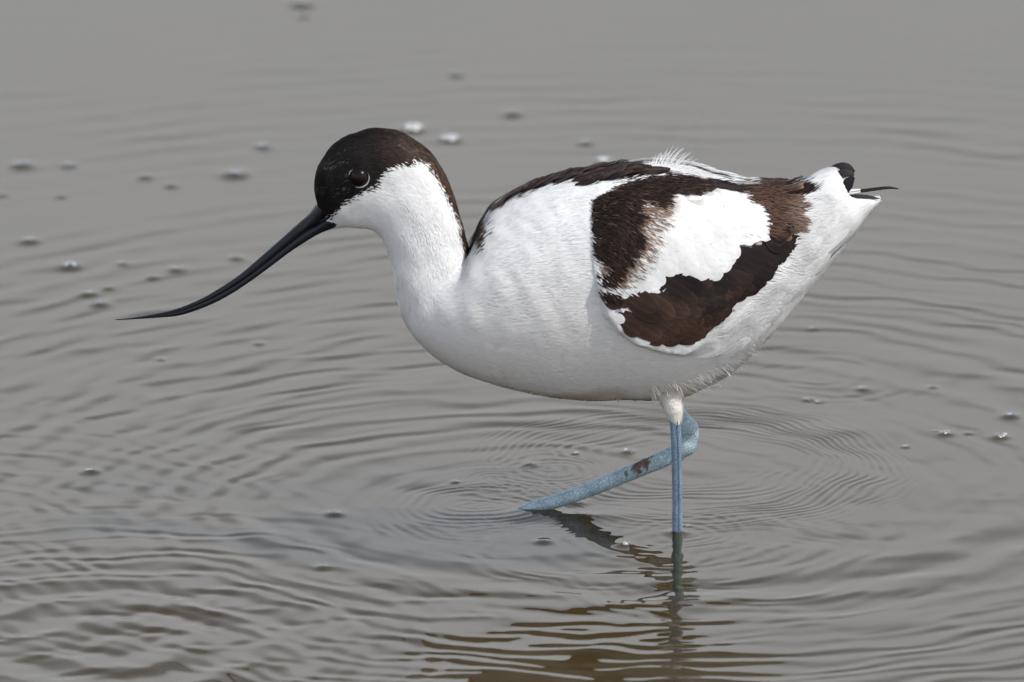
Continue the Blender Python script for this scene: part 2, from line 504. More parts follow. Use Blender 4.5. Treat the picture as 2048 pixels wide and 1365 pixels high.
xs = axis(400, 400, [(-0.41, -0.20, 0.0011), (-0.20, 0.13, 0.0008), (0.13, 0.24, 0.0011)])
ys = axis(400, 900, [(-0.32, 0.30, 0.0010), (0.30, 1.25, 0.0017)])
X, Y = np.meshgrid(xs, ys)
fade = sstep(-0.62, -0.42, X) * (1 - sstep(0.25, 0.45, X)) * sstep(-0.5, -0.33, Y) * (1 - sstep(1.26, 1.6, Y))
Z = H(X, Y) * fade
for bx, by, bw, kind, lab in BUBBLES:
    cx, cy = px2w(bx, by)
    sc = 1 + cy / 8
    r = bw * S * sc * 0.5
    i0, i1 = np.searchsorted(xs, [cx - 5 * r, cx + 5 * r]); j0, j1 = np.searchsorted(ys, [cy - 7 * r, cy + 7 * r])
    rr_ = np.hypot(X[j0:j1, i0:i1] - cx, (Y[j0:j1, i0:i1] - cy) * 0.8)
    Z[j0:j1, i0:i1] += 0.24 * r * np.exp(-(rr_ / (1.0 * r)) ** 2)
mb = MB()
V = np.stack([X, Y, Z], -1)
mb.grid(V, (0.1, 0.08, 0.04))
water = mb.build('water', M_WATER)
tag(water, 'grey rippled muddy water', None, None, 'structure')
mb = MB()
bx_, by_ = np.meshgrid(axis(400, 400, [(-0.5, 0.4, 0.02)]), axis(400, 900, [(-0.5, 1.5, 0.02)]))
mb.grid(np.stack([bx_, by_, -0.032 + 0.003 * lownoise(bx_, by_, 3) * (np.abs(bx_) < 2) * (np.abs(by_) < 2)], -1), (0.1, 0.08, 0.04))
bed = mb.build('mud_bed', M_BED)
tag(bed, 'brown mud under the shallow water', None, None, 'structure')

# ------------------------------------------------------------------ bird: trunk, neck and head as one lofted skin
BIRD = bpy.data.objects.new('wading_bird', None)
BIRD.location = (0, 0, 0)
COL.objects.link(BIRD)
tag(BIRD, 'white wading bird with black cap, brown black wing bands, upcurved bill and blue legs', 'bird')

SEC = [  # top px, bottom px, half width px, roundness
 (634, 398, 653, 457, 13, 2.0), (629, 362, 668, 457, 26, 2.0), (645, 318, 690, 453, 40, 2.05), (675, 287, 714, 455, 46, 2.1),
 (716, 266, 738, 457, 50, 2.1), (765, 258, 755, 466, 52, 2.1), (815, 272, 767, 480, 52, 2.05), (858, 305, 776, 500, 52, 2.0),
 (886, 344, 783, 523, 52, 2.0), (905, 388, 788, 548, 53, 2.0), (919, 432, 792, 573, 55, 2.0), (930, 473, 797, 598, 60, 2.0),
 (937, 500, 802, 622, 68, 2.0), (940, 502, 814, 652, 80, 2.0), (943, 494, 838, 685, 94, 2.05), (953, 463, 876, 718, 110, 2.1),
 (980, 420, 930, 748, 126, 2.2), (1022, 390, 998, 770, 140, 2.25), (1075, 365, 1060, 785, 150, 2.3), (1130, 347, 1120, 795, 156, 2.35),
 (1190, 335, 1185, 800, 160, 2.4), (1250, 327, 1250, 798, 160, 2.4), (1310, 325, 1310, 799, 158, 2.4), (1370, 334, 1375, 790, 150, 2.4),
 (1430, 350, 1425, 764, 138, 2.35), (1490, 367, 1475, 730, 120, 2.3), (1550, 370, 1530, 676, 100, 2.2), (1600, 360, 1585, 610, 82, 2.2),
 (1640, 345, 1640, 543, 66, 2.2), (1670, 338, 1676, 500, 52, 2.2), (1686, 356, 1706, 470, 38, 2.1), (1696, 386, 1730, 436, 24, 2.0),
 (1735, 394, 1748, 414, 14, 2.0), (1757, 396, 1760, 401, 5, 2.0)]
NU, NV = 330, 112
K = catmull(SEC, NU)
phi = np.linspace(0, 2 * math.pi, NV, endpoint=False)
G = np.zeros((NU, NV, 3))
for i, (tx, ty, qx, qy, w, n) in enumerate(K):
    T = P(tx, ty, YM); B = P(qx, qy, YM)
    c = (T + B) / 2; A = (T - B) / 2
    hy = abs(A[2]) * math.cos(E); bb = w * S
    cs, sn_ = np.cos(phi), np.sin(phi)
    nb = 2.0
    for half, ne in ((cs >= 0, n), (cs < 0, nb)):
        q = ne / (ne - 1)
        g = max(hy ** q - (bb * math.sin(E)) ** q, (0.45 * hy) ** q) ** (1 / q) / max(hy, 1e-9)
        f = lambda v: np.sign(v) * np.abs(v) ** (2 / ne)
        G[i, half] = c + f(cs[half])[:, None] * (A * np.array([1, 1, g])) + f(sn_[half])[:, None] * np.array([0, -bb, 0])
# smooth tiny irregularity of the plumage surface
pu = np.gradient(G, axis=0); pv = np.roll(G, -1, 1) - np.roll(G, 1, 1)
N = norm(np.cross(pu, pv))
cen = G.mean(1, keepdims=True)
if (np.sum(N * (G - cen), -1) < 0).mean() > 0.5: N = -N
gx, gy = proj(G.reshape(-1, 3)); gx = gx.reshape(NU, NV); gy = gy.reshape(NU, NV)
def blobn(x, y, z, s, seed):
    r_ = np.random.default_rng(seed); o = 0
    for _ in range(14):
        d = norm(r_.normal(size=3)); o = o + np.cos((x * d[0] + y * d[1] + z * d[2]) * s * (0.6 + 0.8 * r_.random()) + r_.random() * 6.28)
    return o / 3.7
bumpy = blobn(G[..., 0], G[..., 1], G[..., 2], 420, 3) * 0.0005 * (0.15 + 0.85 * sstep(-0.6, 0.1, N[..., 2]))
chest = sstep(930, 1010, gx) * (1 - sstep(1170, 1230, gx)) * sstep(360, 420, gy) * (1 - sstep(600, 680, gy))
rr_ = np.hypot(gx - 930, (gy - 640) * 0.9)
bumpy += chest * 0.0002 * np.sin(rr_ / 27 * 6.283 + 2.2 * blobn(G[..., 0], G[..., 1], G[..., 2], 190, 8)) * (0.6 + 0.5 * blobn(G[..., 0], G[..., 1], G[..., 2], 260, 18))
G = G + N * bumpy[..., None]

# plumage pattern, traced on the near side
C2 = lambda pts: crop(pts, 1100, 280, 2.844)
P1 = [(965, 440), (975, 415), (1010, 380), (1060, 355), (1110, 338), (1180, 320), (1250, 318), (1262, 330), (1300, 342), (1360, 350), (1372, 354),
      (1330, 354), (1300, 350), (1275, 354), (1240, 362), (1190, 367), (1165, 375), (1120, 368), (1090, 376), (1040, 392), (1000, 414), (978, 432)]
P2 = C2([(265, 320), (420, 265), (520, 225), (640, 212), (800, 215), (960, 245), (1060, 250), (1160, 258), (1080, 268), (960, 258), (860, 262), (930, 300),
         (830, 340), (720, 335), (660, 355), (690, 385), (640, 420), (600, 400), (540, 380), (520, 420), (560, 470), (500, 500), (540, 560), (520, 620),
         (480, 680), (430, 730), (410, 790), (350, 830), (290, 815), (285, 780), (340, 730), (300, 700), (240, 650), (265, 590), (250, 500), (240, 400), (200, 360)])
P3 = C2([(300, 850), (380, 865), (450, 855), (600, 858), (640, 820), (640, 770), (720, 765), (800, 770), (930, 770), (990, 740), (1030, 670), (1080, 600),
         (1200, 590), (1250, 530), (1250, 450), (1210, 400), (1140, 370), (1145, 310), (1100, 285), (1080, 265), (1200, 260), (1320, 255), (1400, 270),
         (1450, 300), (1430, 350), (1480, 380), (1430, 410), (1460, 470), (1440, 520), (1400, 520), (1370, 530), (1385, 600), (1350, 660), (1290, 700),
         (1260, 770), (1180, 850), (1100, 880), (1030, 930), (1000, 1000), (900, 1060), (840, 1130), (700, 1130), (580, 1110), (540, 1080), (480, 1090),
         (430, 1040), (490, 990), (490, 940), (420, 930), (380, 960), (330, 960), (290, 900)])
CAP = [(626, 404), (640, 446), (662, 436), (670, 424), (684, 411), (700, 398), (714, 387), (727, 381), (742, 372), (752, 354), (764, 340), (788, 327), (813, 325), (824, 314), (846, 323),
       (863, 343), (876, 361), (890, 389), (903, 413), (912, 440), (918, 468), (928, 512), (950, 520), (965, 470), (935, 380), (895, 300), (835, 245),
       (760, 235), (640, 265), (600, 360), (612, 415)]
WING = [(1182, 405), (1230, 378), (1300, 358), (1360, 356), (1420, 362), (1500, 374), (1560, 376), (1612, 396), (1618, 440), (1595, 490), (1572, 540),
        (1530, 592), (1480, 650), (1430, 700), (1392, 713), (1330, 707), (1268, 690), (1228, 662), (1204, 630), (1190, 560), (1183, 480)]

class Ras:
    """polygon test and edge distance on a one-unit raster, so that thousands of feathers can ask quickly"""
    def __init__(self, poly, x0=1100, x1=1720, y0=300, y1=780):
        self.x0, self.y0 = x0, y0
        gx_, gy_ = np.meshgrid(np.arange(x0, x1), np.arange(y0, y1))
        self.i = inpoly(poly, gx_, gy_); self.d = distpoly(poly, gx_, gy_)
    def _ix(self, x, y):
        return (np.clip(np.asarray(y, float) - self.y0, 0, self.i.shape[0] - 1.01), np.clip(np.asarray(x, float) - self.x0, 0, self.i.shape[1] - 1.01))
    def inside(self, x, y):
        a, b_ = self._ix(x, y); return self.i[(a + 0.5).astype(int), (b_ + 0.5).astype(int)]
    def dist(self, x, y):
        a, b_ = self._ix(x, y); a0 = a.astype(int); b0 = b_.astype(int); fa = a - a0; fb = b_ - b0; d = self.d
        return (d[a0, b0] * (1 - fa) + d[a0 + 1, b0] * fa) * (1 - fb) + (d[a0, b0 + 1] * (1 - fa) + d[a0 + 1, b0 + 1] * fa) * fb
RW, RP2, RP3 = Ras(WING), Ras(P2), Ras(P3)
WHITE = np.array([0.80, 0.795, 0.785])
def mirror(p):
    q = np.array(p, float); q[..., 1] = 2 * YM - q[..., 1]; return q

def pattern(p, jit=0.0):
    """albedo of the plumage at world points"""
    p = np.asarray(p, float)
    ox, oy = proj(p)
    near = np.where((p[:, 1] > YM)[:, None], mirror(p), p)
    x, y = proj(near)
    if jit:
        jx = rng.normal(size=len(p)) * jit; jy = rng.normal(size=len(p)) * jit
        x = x + jx; y = y + jy; ox = ox + jx; oy = oy + jy
    c = np.tile(WHITE, (len(p), 1))
    cap = inpoly(CAP, x, y) & (x < 960)
    t = sstep(700, 860, x)[:, None]
    c = np.where(cap[:, None], lin(26, 22, 21) * (1 - t) + lin(60, 44, 35) * t, c)
    d1 = inpoly(P1, ox, oy) | ((p[:, 1] > YM + 0.012) & inpoly(P1, x, y))
    d2 = inpoly(P2, x, y) | inpoly(P3, x, y)
    c = np.where((d1 | d2)[:, None], lin(42, 31, 26), c)
    # mud splashes along the lowest belly
    return c

def stain_and_bounce(p, c):
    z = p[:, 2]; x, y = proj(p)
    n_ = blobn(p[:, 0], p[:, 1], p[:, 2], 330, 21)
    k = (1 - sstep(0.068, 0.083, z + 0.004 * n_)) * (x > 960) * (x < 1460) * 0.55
    k = np.maximum(k, (1 - sstep(0.10, 0.155, z)) * (x > 800) * (x < 1500) * 0.14)  # broad warm belly tint: shade and light bounced off the mud, painted in
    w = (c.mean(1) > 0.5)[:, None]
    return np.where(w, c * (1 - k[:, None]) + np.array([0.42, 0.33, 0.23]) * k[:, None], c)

flat = G.reshape(-1, 3)
basecol = stain_and_bounce(flat, pattern(flat))
mb = MB()
mb.grid(G, basecol, None, True)
for k, s_ in ((0, 1), (-1, -1)):
    rr2 = np.stack([np.tile(G[k].mean(0), (NV, 1)), G[k]])
    mb.grid(rr2 if s_ == 1 else rr2[::-1], WHITE, None, True)

# body skin for conforming feathers
idx = np.arange(NU * NV).reshape(NU, NV); idc = np.concatenate([idx, idx[:, :1]], 1)
bf = np.stack([idc[:-1, :-1], idc[:-1, 1:], idc[1:, 1:], idc[1:, :-1]], -1).reshape(-1, 4)
BVH = BVHTree.FromPolygons([Vector(v) for v in flat], [tuple(int(a) for a in f) for f in bf])

def hit(px, py):
    d = D * Dv + (px - 1024) * S * Rv - (py - 682.5) * S * Vv
    loc, nn_, i_, dist = BVH.ray_cast(Vector(CAM), Vector(d).normalized())
    if loc is None: return None
    n_ = np.array(nn_)
    if n_ @ d > 0: n_ = -n_
    return np.array(loc), n_

def nearest(q):
    loc, nn_, i_, dist = BVH.find_nearest(Vector(q))
    i = i_ // NV; j = i_ % NV; j2 = (j + 1) % NV; i2 = min(i + 1, NU - 1); i = min(i, NU - 1)
    p = np.array(loc); o_ = G[i, j]
    e1 = G[i2, j] - o_; e2 = G[i, j2] - o_; r = p - o_
    a11 = e1 @ e1 + 1e-14; a22 = e2 @ e2 + 1e-14; a12 = e1 @ e2; b1 = r @ e1; b2 = r @ e2; de = a11 * a22 - a12 * a12 + 1e-24
    u = min(max((b1 * a22 - b2 * a12) / de, 0), 1); v = min(max((b2 * a11 - b1 * a12) / de, 0), 1)
    n_ = (N[i, j] * (1 - u) + N[i2, j] * u) * (1 - v) + (N[i, j2] * (1 - u) + N[i2, j2] * u) * v
    return p, n_ / (np.linalg.norm(n_) + 1e-12)

def bilin(Garr, u, v):
    u = np.clip(u, 0, NU - 1.001); i = u.astype(int); a = (u - i)[:, None]
    v = np.mod(v, NV); j = v.astype(int) % NV; b_ = (v - np.floor(v))[:, None]; j2 = (j + 1) % NV
    return (Garr[i, j] * (1 - a) + Garr[i + 1, j] * a) * (1 - b_) + (Garr[i, j2] * (1 - a) + Garr[i + 1, j2] * a) * b_

# fine hair-like contour feathers, part of the same body mesh
pu = np.gradient(G, axis=0); pv = (np.roll(G, -1, 1) - np.roll(G, 1, 1)) / 2
area = np.linalg.norm(np.cross(pu, pv), axis=-1)
farw = np.where(G[..., 1] > YM + 0.012, 0.35, 1.0)
NB = 165000
pr = (area * farw * np.where(gx < 960, 1.5, 1.0)).ravel(); pr /= pr.sum()
ci = rng.choice(NU * NV, NB, p=pr)
u0 = ci // NV + rng.random(NB) - 0.5; v0 = ci % NV + rng.random(NB) - 0.5
root = bilin(G, u0, v0)
nr = np.where((root[:, 1] > YM)[:, None], mirror(root), root)
rx, ry = proj(nr)
keep = ~(inpoly(WING, rx, ry) & (distpoly(WING, rx, ry) > 26))
u0, v0, root, rx, ry = u0[keep], v0[keep], root[keep], rx[keep], ry[keep]
NB = len(u0)
Lp = np.where(rx < 700, 11, np.where((rx < 900) & (ry < 480), 16, np.where(rx < 960, 24, 32)))
Lp = np.where(rx > 1420, 42, Lp)
Lp = np.where((ry > 700) & (rx > 1380), 52, Lp) * (0.65 + 0.7 * rng.random(NB))
Lw = Lp * S
ii = np.clip(u0.astype(int), 0, NU - 1); jj = np.mod(v0, NV).astype(int) % NV
lu = np.linalg.norm(pu[ii, jj], axis=-1); lv = np.linalg.norm(pv[ii, jj], axis=-1)
ang = rng.normal(size=NB) * 0.16
# the neck feathers sweep back towards the shoulder
wide = np.where(rx < 960, 1.05, 1.3) * S * (0.6 + 0.8 * rng.random(NB))
tip = np.where(rx < 960, 0.36, 0.55) * 0.001 * (0.3 + 1.2 * rng.random(NB))
tip = np.where((ry > 690) & (rx > 1390), tip * 2.6, tip)
ts = np.array([0, 0.35, 0.7, 1.0]); wp = np.array([0.7, 1.0, 0.8, 0.08])
SV = np.zeros((NB, 4, 2, 3))
for k, t in enumerate(ts):
    du = np.minimum(Lw * t * np.cos(ang) / np.maximum(lu, 1e-5), 16)
    dv = Lw * t * np.sin(ang) / np.maximum(lv, 1e-5)
    p = bilin(G, u0 + du, v0 + np.clip(dv, -6, 6)); n_ = norm(bilin(N, u0 + du, v0 + np.clip(dv, -6, 6)))
    if k == 0: pprev = root; nfirst = n_
    lift = (0.00025 + tip * t ** 1.6)[:, None]
    q = p + n_ * lift
    d_ = norm(bilin(pu, u0 + du, v0)); sd_ = norm(np.cross(n_, d_))
    SV[:, k, 0] = q - sd_ * (wide * wp[k])[:, None]; SV[:, k, 1] = q + sd_ * (wide * wp[k])[:, None]
col = stain_and_bounce(root, pattern(root, 2.6))
dark = col.mean(1) < 0.3
col = col * (1 + np.where(dark, 0.45, 0.045) * rng.normal(size=NB))[:, None].clip(0.25, 2.2)
# paler worn tips on the forehead and lores
pale = (rx < 690) & (ry > 300) & (ry < 410) & dark & (rng.random(NB) < 0.16) & (blobn(root[:, 0], root[:, 1], root[:, 2], 900, 5) > 0.25)
col = np.where(pale[:, None], lin(84, 78, 76), col)
gold = (rx < 960) & dark & (rng.random(NB) < 0.12 * sstep(770, 880, rx))
col = np.where(gold[:, None], lin(120, 92, 66), col)
col = np.clip(col, 0.003, 0.84)
cc = np.repeat(col, 8, axis=0)
base_i = np.arange(NB)[:, None] * 8
quad = np.array([[0, 1, 3, 2], [2, 3, 5, 4], [4, 5, 7, 6]])
ff = (base_i[:, :, None] + quad[None]).reshape(-1, 4)
mb.add(SV.reshape(-1, 3), ff, cc)

# ragged soft feathers hanging at the belly and vent
def wisp(mbx, p0, d, n_, L, w, bend, c, seg=6):
    t = np.linspace(0, 1, seg)[:, None]
    pts = p0 + d * L * t + bend * L * t ** 2
    tg = norm(np.gradient(pts, axis=0)); sd_ = norm(np.cross(tg, n_))
    ww = w * (1 - t) ** 0.6 + 0.00004
    mbx.grid(np.stack([pts - sd_ * ww, pts + sd_ * ww], 1), c)
for k in range(420):
    px_ = rng.uniform(1300, 1520)
    py_ = np.interp(px_, [1300, 1370, 1420, 1460, 1490, 1520], [797, 790, 764, 745, 722, 690]) - rng.uniform(2, 30)
    h_ = hit(px_, py_)
    if h_ is None: continue
    th = np.interp(px_, [1300, 1400, 1520], [40, 12, -22]) + rng.normal() * 13
    d = math.cos(rad(th)) * Rv - math.sin(rad(th)) * Vv
    L = rng.uniform(8, 20) * (1 if px_ < 1400 else 1.25) * S
    wisp(mb, h_[0] + h_[1] * 0.0008, norm(d + 0.12 * h_[1]), h_[1], L, 0.75 * S, rng.normal(size=3) * 0.14 + np.array([0, 0, -0.12]),
         np.clip(WHITE * (0.92 + 0.08 * rng.random()) * (np.array([1, .95, .88]) if px_ < 1380 else 1), 0, .84))
# droplets of mud and wet clumps under the belly
for k in range(26):
    px_ = rng.uniform(1010, 1320)
    py_ = np.interp(px_, [1000, 1060, 1120, 1185, 1250, 1320], [772, 786, 796, 801, 799, 800]) - rng.uniform(0, 3)
    h_ = hit(px_, py_ - 3)
    if h_ is None: continue
    L = rng.uniform(5, 11) * S
    wisp(mb, h_[0], norm(np.array([0.5, -0.1, -0.9])), np.array([0, -1., 0]), L, 2.6 * S, rng.normal(size=3) * 0.2, np.array([0.30, 0.22, 0.16]) * rng.uniform(0.7, 1.4), 4)

# ------------------------------------------------------------------ wings
FT = np.array([0, 0.18, 0.36, 0.54, 0.68, 0.79, 0.87, 0.93, 0.97, 1.0])
FU = np.linspace(-1, 1, 7)
def fwidth(t):
    a = sstep(0, 0.45, t) * 0.7 + 0.3
    e = np.where(t > 0.62, np.sqrt(np.maximum(1 - ((t - 0.62) / 0.38) ** 2, 0)), 1.0)
    return a * np.maximum(e, 0.03)

def woff(x, y):
    ins = RW.inside(x, y); d = np.where(ins, RW.dist(x, y), 0)
    span = np.where((y > 560) & (x < 1420), 14 + 40 * sstep(1360, 1420, x), 54)
    return 0.0005 + 0.0040 * sstep(0, 1, d / span)

def feather(mbx, px, py, angd, Lpx, Wpx, color, lo=0.0002, hi=0.0012, off=True, alt=0.0, bend=0.0, tipcol=None, pointed=False, start=None):
    h_ = hit(px, py) if start is None else start
    if h_ is None: return
    p0, n0 = h_
    d3 = math.cos(rad(angd)) * Rv - math.sin(rad(angd)) * Vv
    d3 = norm(d3 - n0 * (d3 @ n0)); s3 = np.cross(n0, d3)
    L = Lpx * S; W = Wpx * S / 2
    rag = 1 + 0.028 * rng.normal(size=FU.shape)
    pts = np.zeros((len(FT), len(FU), 3)); uv = np.zeros_like(pts)
    ws = fwidth(FT) if not pointed else np.maximum((0.4 + 0.6 * sstep(0, .3, FT)) * (1 - FT ** 3), 0.03)
    for a, t in enumerate(FT):
        for c_, u in enumerate(FU):
            tt = t * (1 + (rag[c_] - 1) * float(sstep(0.55, 0.8, np.array(t))) * min(1.0, ws[a] * 1.2) * (1 if t < 0.95 else 0.3))
            q = p0 + d3 * (L * tt) + s3 * (W * u * ws[a] + bend * L * t * t)
            uv[a, c_] = (u, t, rng.random() * 0)
            pts[a, c_] = q
    fl = pts.reshape(-1, 3)
    pn = [nearest(q) for q in fl]
    bp_ = np.array([a for a, _ in pn]); bn_ = np.array([b_ for _, b_ in pn])
    o_ = woff(*proj(bp_)) if off else np.full(len(fl), 0.0006)
    tt = np.repeat(FT, len(FU)); uu = np.tile(FU, len(FT))
    lift = lo + (hi - lo) * tt + (1 - uu ** 2) * W * 0.008
    out_ = bp_ + bn_ * (o_ + lift + alt)[:, None]
    c_ = np.tile(np.asarray(color, float), (len(fl), 1))
    if tipcol is not None:
        k = sstep(0.7, 1.0, tt)[:, None]; c_ = c_ * (1 - k) + np.asarray(tipcol) * k
    if c_.mean() < 0.3: c_ = np.where((np.abs(uu) > 0.9)[:, None], c_ * 1.55, c_)
    shaft = (np.abs(uu) < 0.1)[:, None]
    c_ = np.where(shaft, c_ * (0.93 if c_.mean() > 0.4 else 1.35), c_)
    mbx.grid(out_.reshape(pts.shape), c_, uv)

UT = [(1425, 722), (1500, 700), (1600, 592), (1690, 488), (1735, 424), (1700, 408), (1640, 470), (1560, 575), (1480, 672)]
body_jobs = []
while len(body_jobs) < 70:
    x, y = rng.uniform(1425, 1650), rng.uniform(455, 725)
    if inpoly(UT, np.array([x]), np.array([y]))[0]: body_jobs.append((x, y))
for n_j, (x, y) in enumerate(body_jobs):
    a = np.interp(x, [1425, 1500, 1600, 1740], [-32, -46, -50, -52]) + rng.normal() * 5
    feather(mb, x, y, a, rng.uniform(60, 95) * (0.55 if x > 1640 else 1), rng.uniform(16, 24), WHITE * rng.uniform(0.97, 1.02), 0.0003, 0.0015, off=False, alt=rng.uniform(0, 0.0005))
body = mb.build('body', M_PLUME, BIRD)
ANG = [(1200, 420, 20), (1300, 370, 8), (1450, 372, 6), (1560, 382, 6), (1600, 450, 28), (1250, 500, 42), (1350, 470, 22), (1450, 480, 22), (1500, 560, 34),
       (1400, 620, 33), (1300, 640, 28), (1250, 600, 38), (1220, 640, 30), (1380, 695, -4), (1560, 520, 42), (1300, 690, 14), (1440, 690, -30), (1540, 590, -42), (1480, 660, -40), (1600, 510, -46), (1630, 450, -40), (1640, 400, -20)]
AN = np.array(ANG, float)
def flow(x, y):
    w = 1 / ((AN[:, 0] - x) ** 2 + (AN[:, 1] - y) ** 2 + 400) ** 1.3
    return (AN[:, 2] * w).sum() / w.sum()

DARKS = [lin(40, 30, 26), lin(27, 22, 21), lin(54, 39, 32), lin(34, 26, 23), lin(62, 44, 36)]
wb = MB()
# shell under the feathers
st = 5
gxs = np.arange(1175, 1625, st); gys = np.arange(350, 722, st)
okk = {}; vv = []; vc = []
for a, yy in enumerate(gys):
    for c_, xx in enumerate(gxs):
        if not bool(RW.inside(xx, yy)): continue
        h_ = hit(xx, yy)
        if h_ is None: continue
        okk[(a, c_)] = len(vv)
        vv.append(h_[0] + h_[1] * float(woff(np.array([xx]), np.array([yy]))[0]))
vv = np.array(vv); fs = []
for (a, c_), i in okk.items():
    if (a + 1, c_) in okk and (a, c_ + 1) in okk and (a + 1, c_ + 1) in okk:
        fs.append((i, okk[(a + 1, c_)], okk[(a + 1, c_ + 1)], okk[(a, c_ + 1)]))
wb.add(vv, fs, pattern(vv))
# covert feathers, row after row
cands = []
for r_i, yy in enumerate(np.arange(352, 715, 15.0)):
    for c_i, xx in enumerate(np.arange(1178, 1622, 14.0)):
        x = xx + (7 if r_i % 2 else 0) + rng.uniform(-2.5, 2.5); y = yy + rng.uniform(-2.5, 2.5)
        if RW.inside(x, y): cands.append((x, y, (r_i + c_i) % 2))
for x, y, par in cands:
    a = flow(x, y) + rng.normal() * 3
    L, W = 58, 34
    ca, sa = math.cos(rad(a)), math.sin(rad(a))
    big = bool(RP3.inside(x + 30, y + 18)) and x > 1225 and y > 440
    if big: L, W = 100, 38
    if y < 402: L, W = 60, 17
    if x > 1425 and y > 470 and not RP3.inside(x, y): continue
    if not big and y > 645: L, W = 66, 20
    elif not big and x < 1330 and y > 560: L, W = 34, 20
    L *= rng.uniform(0.92, 1.08); W *= rng.uniform(0.92, 1.08)
    if RP3.inside(x + 12 * ca, y + 12 * sa) and not RP2.inside(x, y):      # dark flight coverts end inside their band
        while L > 22 and not RP3.inside(x + 0.93 * L * ca, y + 0.93 * L * sa): L -= 3
        if L < 24: continue
        W = min(W, L * 0.75)
    tx, ty = x + 0.75 * L * ca, y + 0.75 * L * sa
    dk = bool(RP2.inside(tx, ty)) or bool(RP3.inside(tx, ty))
    ed = float(RP2.dist(tx, ty))
    up = 0.0
    if dk:
        if x < 1330 and y > 545: up = 0.0006
        tone = 0.15 + (1440 - tx) / 300 + (ty - 590) / 160 + rng.normal() * 0.24
        tone = min(max(tone, 0), 1)
        c_ = (lin(30, 24, 22) * (1 - tone) + lin(62, 44, 36) * tone) * rng.uniform(0.85, 1.15)
        tipc = c_ * rng.uniform(1.0, 1.5)
        if x < 1330 and y < 500 and rng.random() < 0.10: tipc = lin(120, 100, 86)
        if x > 1545 and y < 480: c_ = lin(92, 70, 56) * rng.uniform(0.6, 1.3); tipc = lin(140, 114, 94); W *= 0.7
        elif x > 1480 and y < 450: c_ = lin(80, 62, 54) * rng.uniform(0.6, 1.2); tipc = c_ * 1.3; W *= 0.7
    else:
        if RP3.inside(x + 1.0 * L * ca, y + 1.0 * L * sa):   # white coverts end in soft scallops over the dark band
            k = 1.0
            while k > 0.4 and float(RP3.dist(x + L * k * ca, y + L * k * sa)) > 7 and RP3.inside(x + L * k * ca, y + L * k * sa): k -= 0.03
            L *= k
        c_ = WHITE * rng.uniform(0.97, 1.03); tipc = c_; up = 0.0004
        if ed < 22 and tx > 1200 and 380 < ty < 560 and rng.random() < 0.5:
            c_ = WHITE * 0.6 + lin(120, 92, 74) * 0.4
    feather(wb, x, y, a, L, W, np.clip(c_, 0.004, 0.82), 0.0002, 0.0010 * L / 58 if not big else 0.0013, tipcol=np.clip(tipc, 0.004, 0.82), alt=up + par * 0.00009 + rng.uniform(0, 0.00004))
# long scapular feathers that point to the tail
for k in range(16):
    feather(wb, rng.uniform(1370, 1420), rng.uniform(362, 370), rng.uniform(1, 7), rng.uniform(70, 105), 10, DARKS[k % 5], 0.001, 0.0022, pointed=True)
# white primaries lying along the lower edge of the wing
for k in range(70):
    x = rng.uniform(1395, 1590); y = np.interp(x, [1395, 1430, 1500, 1560, 1590], [694, 672, 606, 532, 480]) + rng.uniform(6, 36)
    if bool(RP3.inside(x + 30, y - 34)) or bool(RP3.inside(x + 14, y)): continue
    feather(wb, x, y, np.interp(x, [1395, 1440, 1500, 1590], [-14, -34, -44, -52]) + rng.normal() * 4, rng.uniform(60, 90), 22, WHITE * rng.uniform(0.97, 1.02), 0.0001, 0.0008)
# hair-like fringe that softens the small coverts
def fringe(mbx, n, test, Lr, w, colf):
    made = 0
    SVs = []; Cs = []
    while made < n:
        x = rng.uniform(1175, 1655); y = rng.uniform(352, 725)
        made += 1
        if not test(x, y) or not (bool(RW.inside(x, y)) or (x > 1420 and float(RW.dist(x, y)) < 42)): continue
        h_ = hit(x, y)
        if h_ is None: continue
        p0, n0 = h_
        a = flow(x, y) + rng.normal() * 9
        d3 = math.cos(rad(a)) * Rv - math.sin(rad(a)) * Vv
        d3 = norm(d3 - n0 * (d3 @ n0)); L = rng.uniform(*Lr) * S
        tx = x + 0.5 * L / S * math.cos(rad(a)); ty = y + 0.5 * L / S * math.sin(rad(a))
        c = colf(tx + rng.normal() * 3, ty + rng.normal() * 3)
        if c is None: continue
        s3 = np.cross(n0, d3); l0 = rng.uniform(0.0011, 0.0019) if np.mean(c) < 0.4 else rng.uniform(0.0010, 0.0013)
        for t, wk in ((0, .6), (.4, 1), (.75, .8), (1, .1)):
            q, nq = nearest(p0 + d3 * L * t)
            o_ = float(woff(*[np.array([z_]) for z_ in proj(q)])[0])
            q = q + nq * (o_ + l0 + 0.0009 * t)
            SVs += [q - s3 * w * wk * S, q + s3 * w * wk * S]
        Cs.append(c)
    if not Cs: return
    SVs = np.array(SVs); n_ = len(Cs)
    mbx.add(SVs, (np.arange(n_)[:, None, None] * 8 + np.array([[0, 1, 3, 2], [2, 3, 5, 4], [4, 5, 7, 6]])[None]).reshape(-1, 4), np.repeat(np.array(Cs), 8, axis=0))
one = lambda poly, x, y: bool((RP2 if poly is P2 else RP3).inside(x, y))
